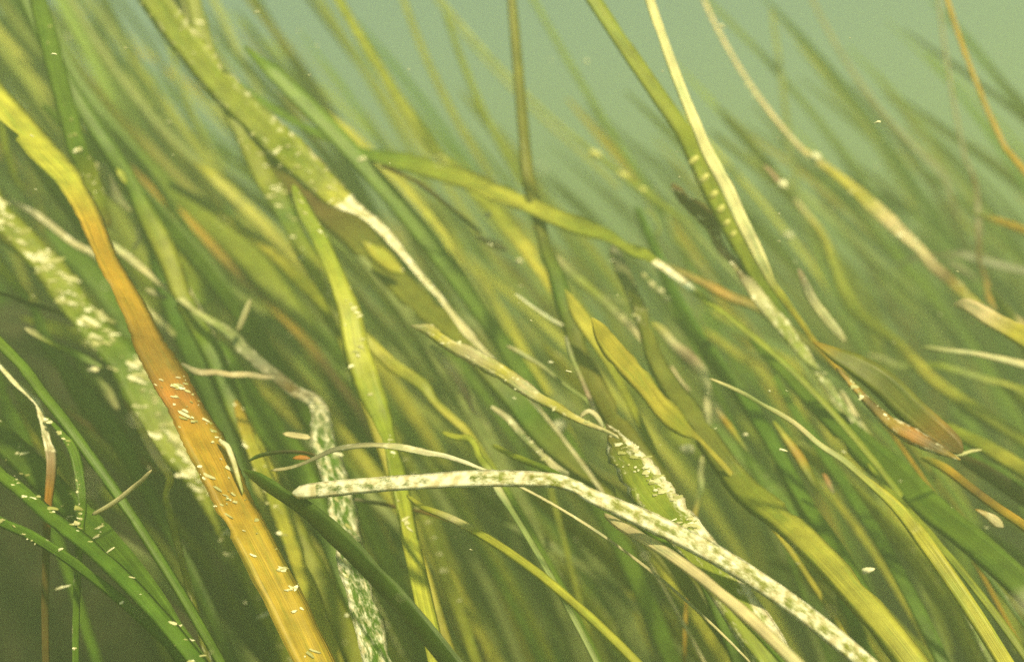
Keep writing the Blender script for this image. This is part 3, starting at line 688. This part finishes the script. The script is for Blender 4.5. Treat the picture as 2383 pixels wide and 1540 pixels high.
B("thin brown upright strand in open water at right", .84, .74, ['gy', 'br', 'gy', 'br', 'br', 'go', 'cr', 'go'],
  [(2245, 368, 7), (2264, 410, 9), (2273, 450, 10), (2276, 500, 14), (2277, 560, 14), (2278, 605, 10), (2292, 645, 10), (2307, 702, 15), (2351, 738, 15), (2410, 770, 12)])
B("gold blade entering from the right edge, pointing left", .72, .68, ['pg', 'go', 'go'], [(2250, 496, 5), (2275, 500, 9), (2301, 507, 12), (2351, 524, 16), (2400, 545, 17)], tip='frag')
B("orange-gold blade in the top right corner", .68, .66, 'go', [(2338, 345, 10), (2360, 370, 13), (2385, 400, 14), (2425, 440, 14)])
B("broad cream-yellow blade tip reaching in from the right edge", .56, .52, ['cr', 'cr', 'ye', 'ye'],
  [(2214, 710, 6), (2245, 708, 22), (2275, 724, 29), (2307, 744, 32), (2366, 776, 36), (2425, 812, 37)], crust=(.24, .1, .1), specks=8, tip='frag')
B("cream thin blade entering level from the right edge", .60, .58, ['pg', 'cr', 'cr', 'cr'], [(2142, 808, 6), (2170, 810, 11), (2203, 815, 12), (2277, 824, 12), (2381, 848, 17), (2425, 860, 17)], crust=(.3, .1, .1), tip='frag')
B("soft yellow-green strand rippling left from the right edge", .78, .72, ['cr', 'pg', 'yg', 'pg', 'ye', 'yg'], [(2014, 826, 8), (2050, 834, 12), (2099, 856, 14), (2140, 852, 14), (2188, 852, 14), (2277, 878, 14), (2381, 908, 15), (2420, 920, 15)], tip='frag')
B("long soft yellow-green blade winding down the right side", .86, .66, ['cr', 'ye', 'yg', 'yg', 'yg', 'ye', 'ye', 'yg', 'yg', 'yg'],
  [(1848, 462, 8), (1868, 488, 12), (1894, 518, 13), (1921, 560, 15), (1939, 610, 20), (1962, 670, 26), (1986, 717, 28), (2025, 752, 25), (2084, 796, 22), (2114, 826, 22), (2158, 874, 25), (2218, 919, 23), (2277, 957, 25), (2366, 1014, 26), (2420, 1050, 26)], crust=(.12, .1, .1))
B("yellow-green blade passing under the dark torn blade toward the right edge", .64, .56, ['gr', 'yg', 'yg', 'ye', 'yg'], [(2120, 930, 8), (2160, 960, 14), (2218, 1001, 23), (2292, 1039, 28), (2366, 1084, 29), (2420, 1118, 29)])
B("bright cream stub between the flowering shoot and the winding blade, right", .59, .6, ['pk', 'gy', 'cr', 'cr', 'cr'],
  [(1856, 625, 8), (1872, 660, 16), (1887, 694, 18), (1921, 741, 20), (1945, 770, 17), (1968, 797, 10)], end='frag', crust=(.35, .1, .1))
B("short pinkish filament by the white mote, top right", .7, .7, 'pk', [(1776, 384, 5), (1796, 405, 8), (1818, 432, 8)], end='frag', name="seagrass_fragment")
B("faint green blade behind the winding blade, right", 1.0, .95, ['pg', 'md', 'md'], [(1838, 350, 12), (1850, 420, 13), (1866, 500, 13), (1900, 600, 14), (1960, 720, 14), (2030, 850, 14)])
B("green blade left of the pale-lit diagonal, lower right", .64, .55, ['gr', 'gr', 'md'], [(1715, 900, 14), (1745, 945, 24), (1780, 1000, 27), (1830, 1090, 27), (1880, 1180, 27), (1925, 1245, 27)])
B("yellow leaf dotted with gold spots, lower right", .57, .55, ['yg', 'ye', 'go', 'yg', 'yg'], [(1798, 978, 8), (1825, 1015, 14), (1858, 1060, 19), (1880, 1100, 18), (1905, 1145, 9)], end='frag', crust=(.2, .1, .1))
B("tiny orange and cream scrap below the yellow spotted leaf", .56, .56, ['or_', 'cr'], [(1914, 1100, 7), (1925, 1120, 12), (1940, 1150, 6)], end='frag', name="seagrass_fragment")
B("cream knobbly scrap near the bottom right corner", .5, .5, ['go', 'cr', 'cr'], [(2268, 1184, 6), (2295, 1198, 14), (2318, 1214, 20), (2335, 1226, 10)], end='frag', name="seagrass_fragment", crust=(.4, 0, 0))
B("dull brown blade under the frayed end of the dark torn blade", .60, .56, ['br', 'db', 'br'], [(2225, 1062, 14), (2270, 1085, 26), (2320, 1115, 28), (2385, 1160, 30), (2430, 1195, 30)], tip='frag')
B("green blade low at the right edge above the brown blade", .66, .6, ['gr', 'md'], [(2190, 985, 10), (2250, 1050, 16), (2320, 1100, 18), (2400, 1150, 20)])
B("green blade from the middle right running under the wide deep green one", .7, .6, ['md', 'gr', 'gr'], [(1800, 870, 12), (1850, 960, 20), (1920, 1060, 24), (1985, 1160, 24), (2040, 1245, 24)])

# ---- beaded stems and the flowering shoot
def beads(root, spots, a, b, name, mat_meshes):
    for k, (x, y, d, ang, sx, sy) in enumerate(spots):
        me = mat_meshes[k % len(mat_meshes)]
        o = bpy.data.objects.new(name, me); COL.objects.link(o); o.parent = root
        p = px(x, y, d) - root.location
        o.matrix_local = Matrix.Translation(p) @ Matrix.Rotation(math.radians(ang), 4, 'Y') @ Matrix.Diagonal((pxs(d) * sx, pxs(d) * sy, pxs(d) * sy, 1))

def seed_mesh(name, mat, seed):
    r = random.Random(seed); vs = []; fs = []
    m = 10; rings = 7
    for i in range(rings):
        t = -1 + 2 * (i + .5) / rings
        rad = (1 - abs(t) ** 2.2) ** .5
        for j in range(m):
            a = 2 * math.pi * j / m
            q = rad * (1 + r.uniform(-.05, .05))
            vs.append((t, q * math.cos(a), q * math.sin(a)))
    for i in range(rings - 1):
        for j in range(m):
            fs.append((i * m + j, i * m + (j + 1) % m, (i + 1) * m + (j + 1) % m, (i + 1) * m + j))
    fs.append(tuple(range(m))[::-1]); fs.append(tuple((rings - 1) * m + j for j in range(m)))
    me = bpy.data.meshes.new(name); me.from_pydata(vs, [], fs); me.polygons.foreach_set("use_smooth", [True] * len(fs))
    me.materials.append(mat); return me
SEEDS = [seed_mesh("seed", M_SEED, s) for s in range(3)]
BEADS = [seed_mesh("bead", M_CRUST, 10 + s) for s in range(3)]

r = B("slender stem strung with pale yellow beads, descending right of the dark upright blade", .80, .76, ['pg', 'yg', 'yg', 'yg', 'pg', 'pg'],
      [(1335, 318, 9), (1390, 361, 10), (1446, 408, 11), (1494, 444, 13), (1544, 480, 12), (1589, 512, 11), (1631, 557, 10), (1690, 620, 10)], name="beaded_stem")
beads(r, [(1384, 360, .795, 25, 18, 10), (1450, 410, .79, 25, 18, 9), (1497, 445, .785, 35, 16, 9)], 0, 0, "bead", SEEDS)
r = B("thin hazy stem with a row of white beads right of the speckled olive tip", .68, .68, ['pg', 'gr', 'gr'],
      [(1492, 632, 6), (1515, 664, 8), (1535, 682, 9), (1556, 710, 9), (1590, 765, 10), (1625, 830, 10)], name="beaded_stem")
beads(r, [(1498, 642, .675, 40, 8, 6), (1516, 663, .675, 50, 11, 8), (1535, 679, .675, 30, 11, 9), (1551, 698, .675, 50, 10, 8)], 0, 0, "bead", BEADS)

fs_root = bpy.data.objects.new("flowering_shoot", None); COL.objects.link(fs_root)
fs_root.location = px(1960, 870, .62)
fs_root["label"] = "flowering shoot with bright cream stem and row of yellow seeds, upper right"
fs_root["category"] = "seagrass"
stem = B("stem", .55, .58, [(0, 'st'), (.5, 'st'), (.65, 'ye'), (1, 'go')],
  [(1622, 300, 21), (1645, 355, 22), (1687, 432, 24), (1722, 509, 24), (1752, 569, 24), (1773, 612, 22), (1797, 660, 17), (1832, 708, 14), (1870, 760, 12), (1900, 803, 11), (1960, 870, 9)], parent=fs_root, name="stem", curl=.2)
sheath = B("sheath", .585, .60, ['yg', 'yg', 'yg', 'md'],
  [(1585, 300, 30), (1625, 362, 48), (1664, 440, 54), (1702, 520, 48), (1742, 600, 38), (1782, 680, 26), (1830, 745, 16)], parent=fs_root, name="sheath", end='frag')
for q in (stem, sheath):
    pass
beads(fs_root, [(1613, 374, .575, -42, 16, 8), (1638, 415, .577, -48, 15, 8), (1660, 453, .578, -50, 13, 8), (1676, 487, .58, -50, 13, 8), (1690, 519, .58, -50, 11, 7), (1705, 545, .58, -50, 10, 6)], 0, 0, "seed", SEEDS)

# ---- drifting motes, each a thing of its own
def mote(label, x, y, d, a, b, ang):
    me = bump_mesh("mote", 8, x, M_BIT)
    vs = [v.co.copy() for v in me.vertices]
    o = bpy.data.objects.new("drifting_mote", seed_mesh("drifting_mote", M_BIT, x)); COL.objects.link(o)
    for v in o.data.vertices:
        v.co *= 1 + .25 * noise.noise(v.co * 1.7 + Vector((x, y, 0)))
    o.matrix_world = Matrix.Translation(px(x, y, d)) @ Matrix.Rotation(math.radians(ang), 4, 'Y') @ Matrix.Diagonal((pxs(d) * a, pxs(d) * b, pxs(d) * b, 1))
    o["label"] = label; o["category"] = "particle"; o["group"] = "pale motes drifting in the water"
mote("round cream mote drifting below the tip of the white and yellow blade", 1301, 993, .66, 19, 17, 0)
mote("small cream mote left of the long olive blade, lower right of centre", 1598, 1045, .62, 18, 11, 10)
mote("white mote at the end of the pinkish filament, top right", 1819, 431, .70, 13, 12, 0)
mote("white mote on the knobbly blade's top at the upper edge", 1896, 367, .74, 14, 12, 30)
mote("dull cream mote left of the winding blade, upper right", 1834, 549, .8, 12, 8, 20)
mote("pale speck beside the pinkish crusty scrap under the arching yellow blade", 1135, 499, .66, 9, 7, 0)
mote("small pale mote above the arching yellow blade's left end", 842, 371, .66, 12, 5, -15)
mote("tiny pale mote below the yellow bent blade, centre", 1208, 608, .68, 8, 6, 0)

# ------------------------------------------------------------------ blades behind, one by one
rb = random.Random(5)
def back_blade(x, y, L, wd, ang, tint, lab, grp, bend):
    """blade growing from the bed at (x, y); ang = lean from upright to the left"""
    c = Vector((x, y, ground(x, y) - .005)); C = [c.copy()]; a = ang * .45
    n = 26
    yaw = rb.uniform(-.35, .35)
    for i in range(n):
        a += (ang * .55 + bend * (i / n)) / n * 1.4
        c = c + Vector((-math.sin(a) * math.cos(yaw), math.sin(a) * math.sin(yaw) * .6, math.cos(a))) * (L / n)
        if c.z > .40: break
        C.append(c.copy())
    C.reverse()
    n = len(C); s0 = Vector((math.cos(rb.uniform(-.9, .9)), rb.uniform(-.8, .8), .3)).normalized()
    tws = rb.uniform(-.9, .9)
    W = []; SD = []
    for i in range(n):
        f = i / (n - 1)
        W.append(wd * max(.12, min(1, math.sqrt(max(0, 1 - (1 - min(1, f / .07)) ** 2)))))
        SD.append(Matrix.Rotation(tws * f, 3, 'Z') @ s0)
    k = rb.uniform(.8, 1.2)
    TN = [tuple(q * k for q in G[tint])] * n
    cr = rb.choice((0, 0, .15, .3))
    me = ribbon_mesh("seagrass", C, W, SD, TN, [(cr, .08, .08)] * n)
    o = bpy.data.objects.new("seagrass", me); COL.objects.link(o); o.location = C[-1]
    word = dict(gr='mid-green', md='grass green', yg='yellow-green', pg='pale green', ol='olive', dk='dark green', ye='bright yellow')[tint]
    o["label"] = "soft %s seagrass blade out of focus in the murk behind the sharper blades" % word
    o["category"] = "seagrass"; o["group"] = "blurred %s blades in the murk behind" % word
for i in range(62):
    y = rb.uniform(.95, 1.3)
    x = rb.uniform(-.62, .95) * y
    L = rb.uniform(.42, .85) * (.62 if x > .22 * y else 1)
    back_blade(x, y, L, rb.uniform(.006, .012), math.radians(rb.uniform(22, 48)), rb.choice(['gr', 'md', 'md', 'yg', 'yg', 'yg', 'pg', 'ye']),
               None, None, rb.uniform(-.1, .5))

for i in range(130):
    y = rb.uniform(.68, 1.0)
    x = rb.uniform(-.50, .80) * y
    if x < -.17: continue
    back_blade(x, y, rb.uniform(.26, .62) * (.66 if x > .22 * y else 1), rb.uniform(.006, .013), math.radians(rb.uniform(25, 50)), rb.choice(['md', 'yg', 'yg', 'yg', 'pg', 'ye', 'ye']),
               None, None, rb.uniform(-.1, .5))

# the far meadow, which nobody could count
def far_meadow():
    vs = []; fs = []; tint = []
    for i in range(2150):
        y = 1.5 + 2.6 * rb.random() ** 1.3 if i > 670 else rb.uniform(1.0, 1.5)
        x = rb.uniform(-.75, .85) * y
        if i <= 670 and x > .2 * y and rb.random() < .3: continue
        L = rb.uniform(.25, .6) * (1.7 if i <= 670 and x < .2 * y else 1.15 if i <= 670 else 1); wd = rb.uniform(.006, .011); a = math.radians(rb.uniform(10, 30)); c = Vector((x, y, ground(x, y)))
        col = tuple(q * rb.uniform(.8, 1.2) for q in G[rb.choice(['gr', 'md', 'yg', 'yg', 'ol', 'ye'])])
        o = len(vs); n = 12; ya = rb.uniform(-.7, .7)
        for k in range(n):
            f = k / (n - 1); w2 = wd / 2 * (1 if k < n - 1 else .25)
            s = Vector((math.cos(ya), math.sin(ya), 0)) * w2
            t = Vector((0, .0004, 0))
            vs += [c - s - t, c + s - t, c + s + t, c - s + t]; tint += [(*col, 1)] * 4
            a += rb.uniform(.02, .07); c = c + Vector((-math.sin(a), 0, math.cos(a))) * (L / n)
            if c.z > .4: c.z = .4
        for k in range(n - 1):
            for j in range(4):
                fs.append((o + k * 4 + j, o + k * 4 + (j + 1) % 4, o + k * 4 + 4 + (j + 1) % 4, o + k * 4 + 4 + j))
    me = bpy.data.meshes.new("far_seagrass"); me.from_pydata(vs, [], fs)
    ca = me.color_attributes.new("tint", 'FLOAT_COLOR', 'POINT'); ca.data.foreach_set("color", [c for t in tint for c in t])
    me.uv_layers.new(name="UVMap"); me.materials.append(M_LEAF)
    o = bpy.data.objects.new("far_seagrass", me); COL.objects.link(o)
    o["kind"] = "stuff"; o["label"] = "far seagrass meadow fading into the green water"; o["category"] = "seagrass"
far_meadow()

# fine drifting fibres and silt
def silt():
    ms = []
    for i in range(300):
        d = rb.uniform(.35, 1.1) if i > 40 else rb.uniform(.17, .34)
        p = px(rb.uniform(-100, 2480), rb.uniform(-50, 1600), d)
        z = math.exp(rb.gauss(-.5, .6)); a = rb.uniform(.0005, .0014) * z; b = rb.uniform(.0002, .0005) * z
        M = Matrix.Translation(p) @ Matrix.Rotation(rb.gauss(.15, .25), 4, 'Y') @ Matrix.Rotation(1.57, 4, 'X') @ Matrix.Diagonal((a, b, b, 1))
        ms.append(M)
    o = bpy.data.objects.new("drifting_silt", joined("drifting_silt", ms, M_BIT, None)); COL.objects.link(o)
    o["kind"] = "stuff"; o["label"] = "fine pale fibres and silt drifting in the water"; o["category"] = "silt"
silt()
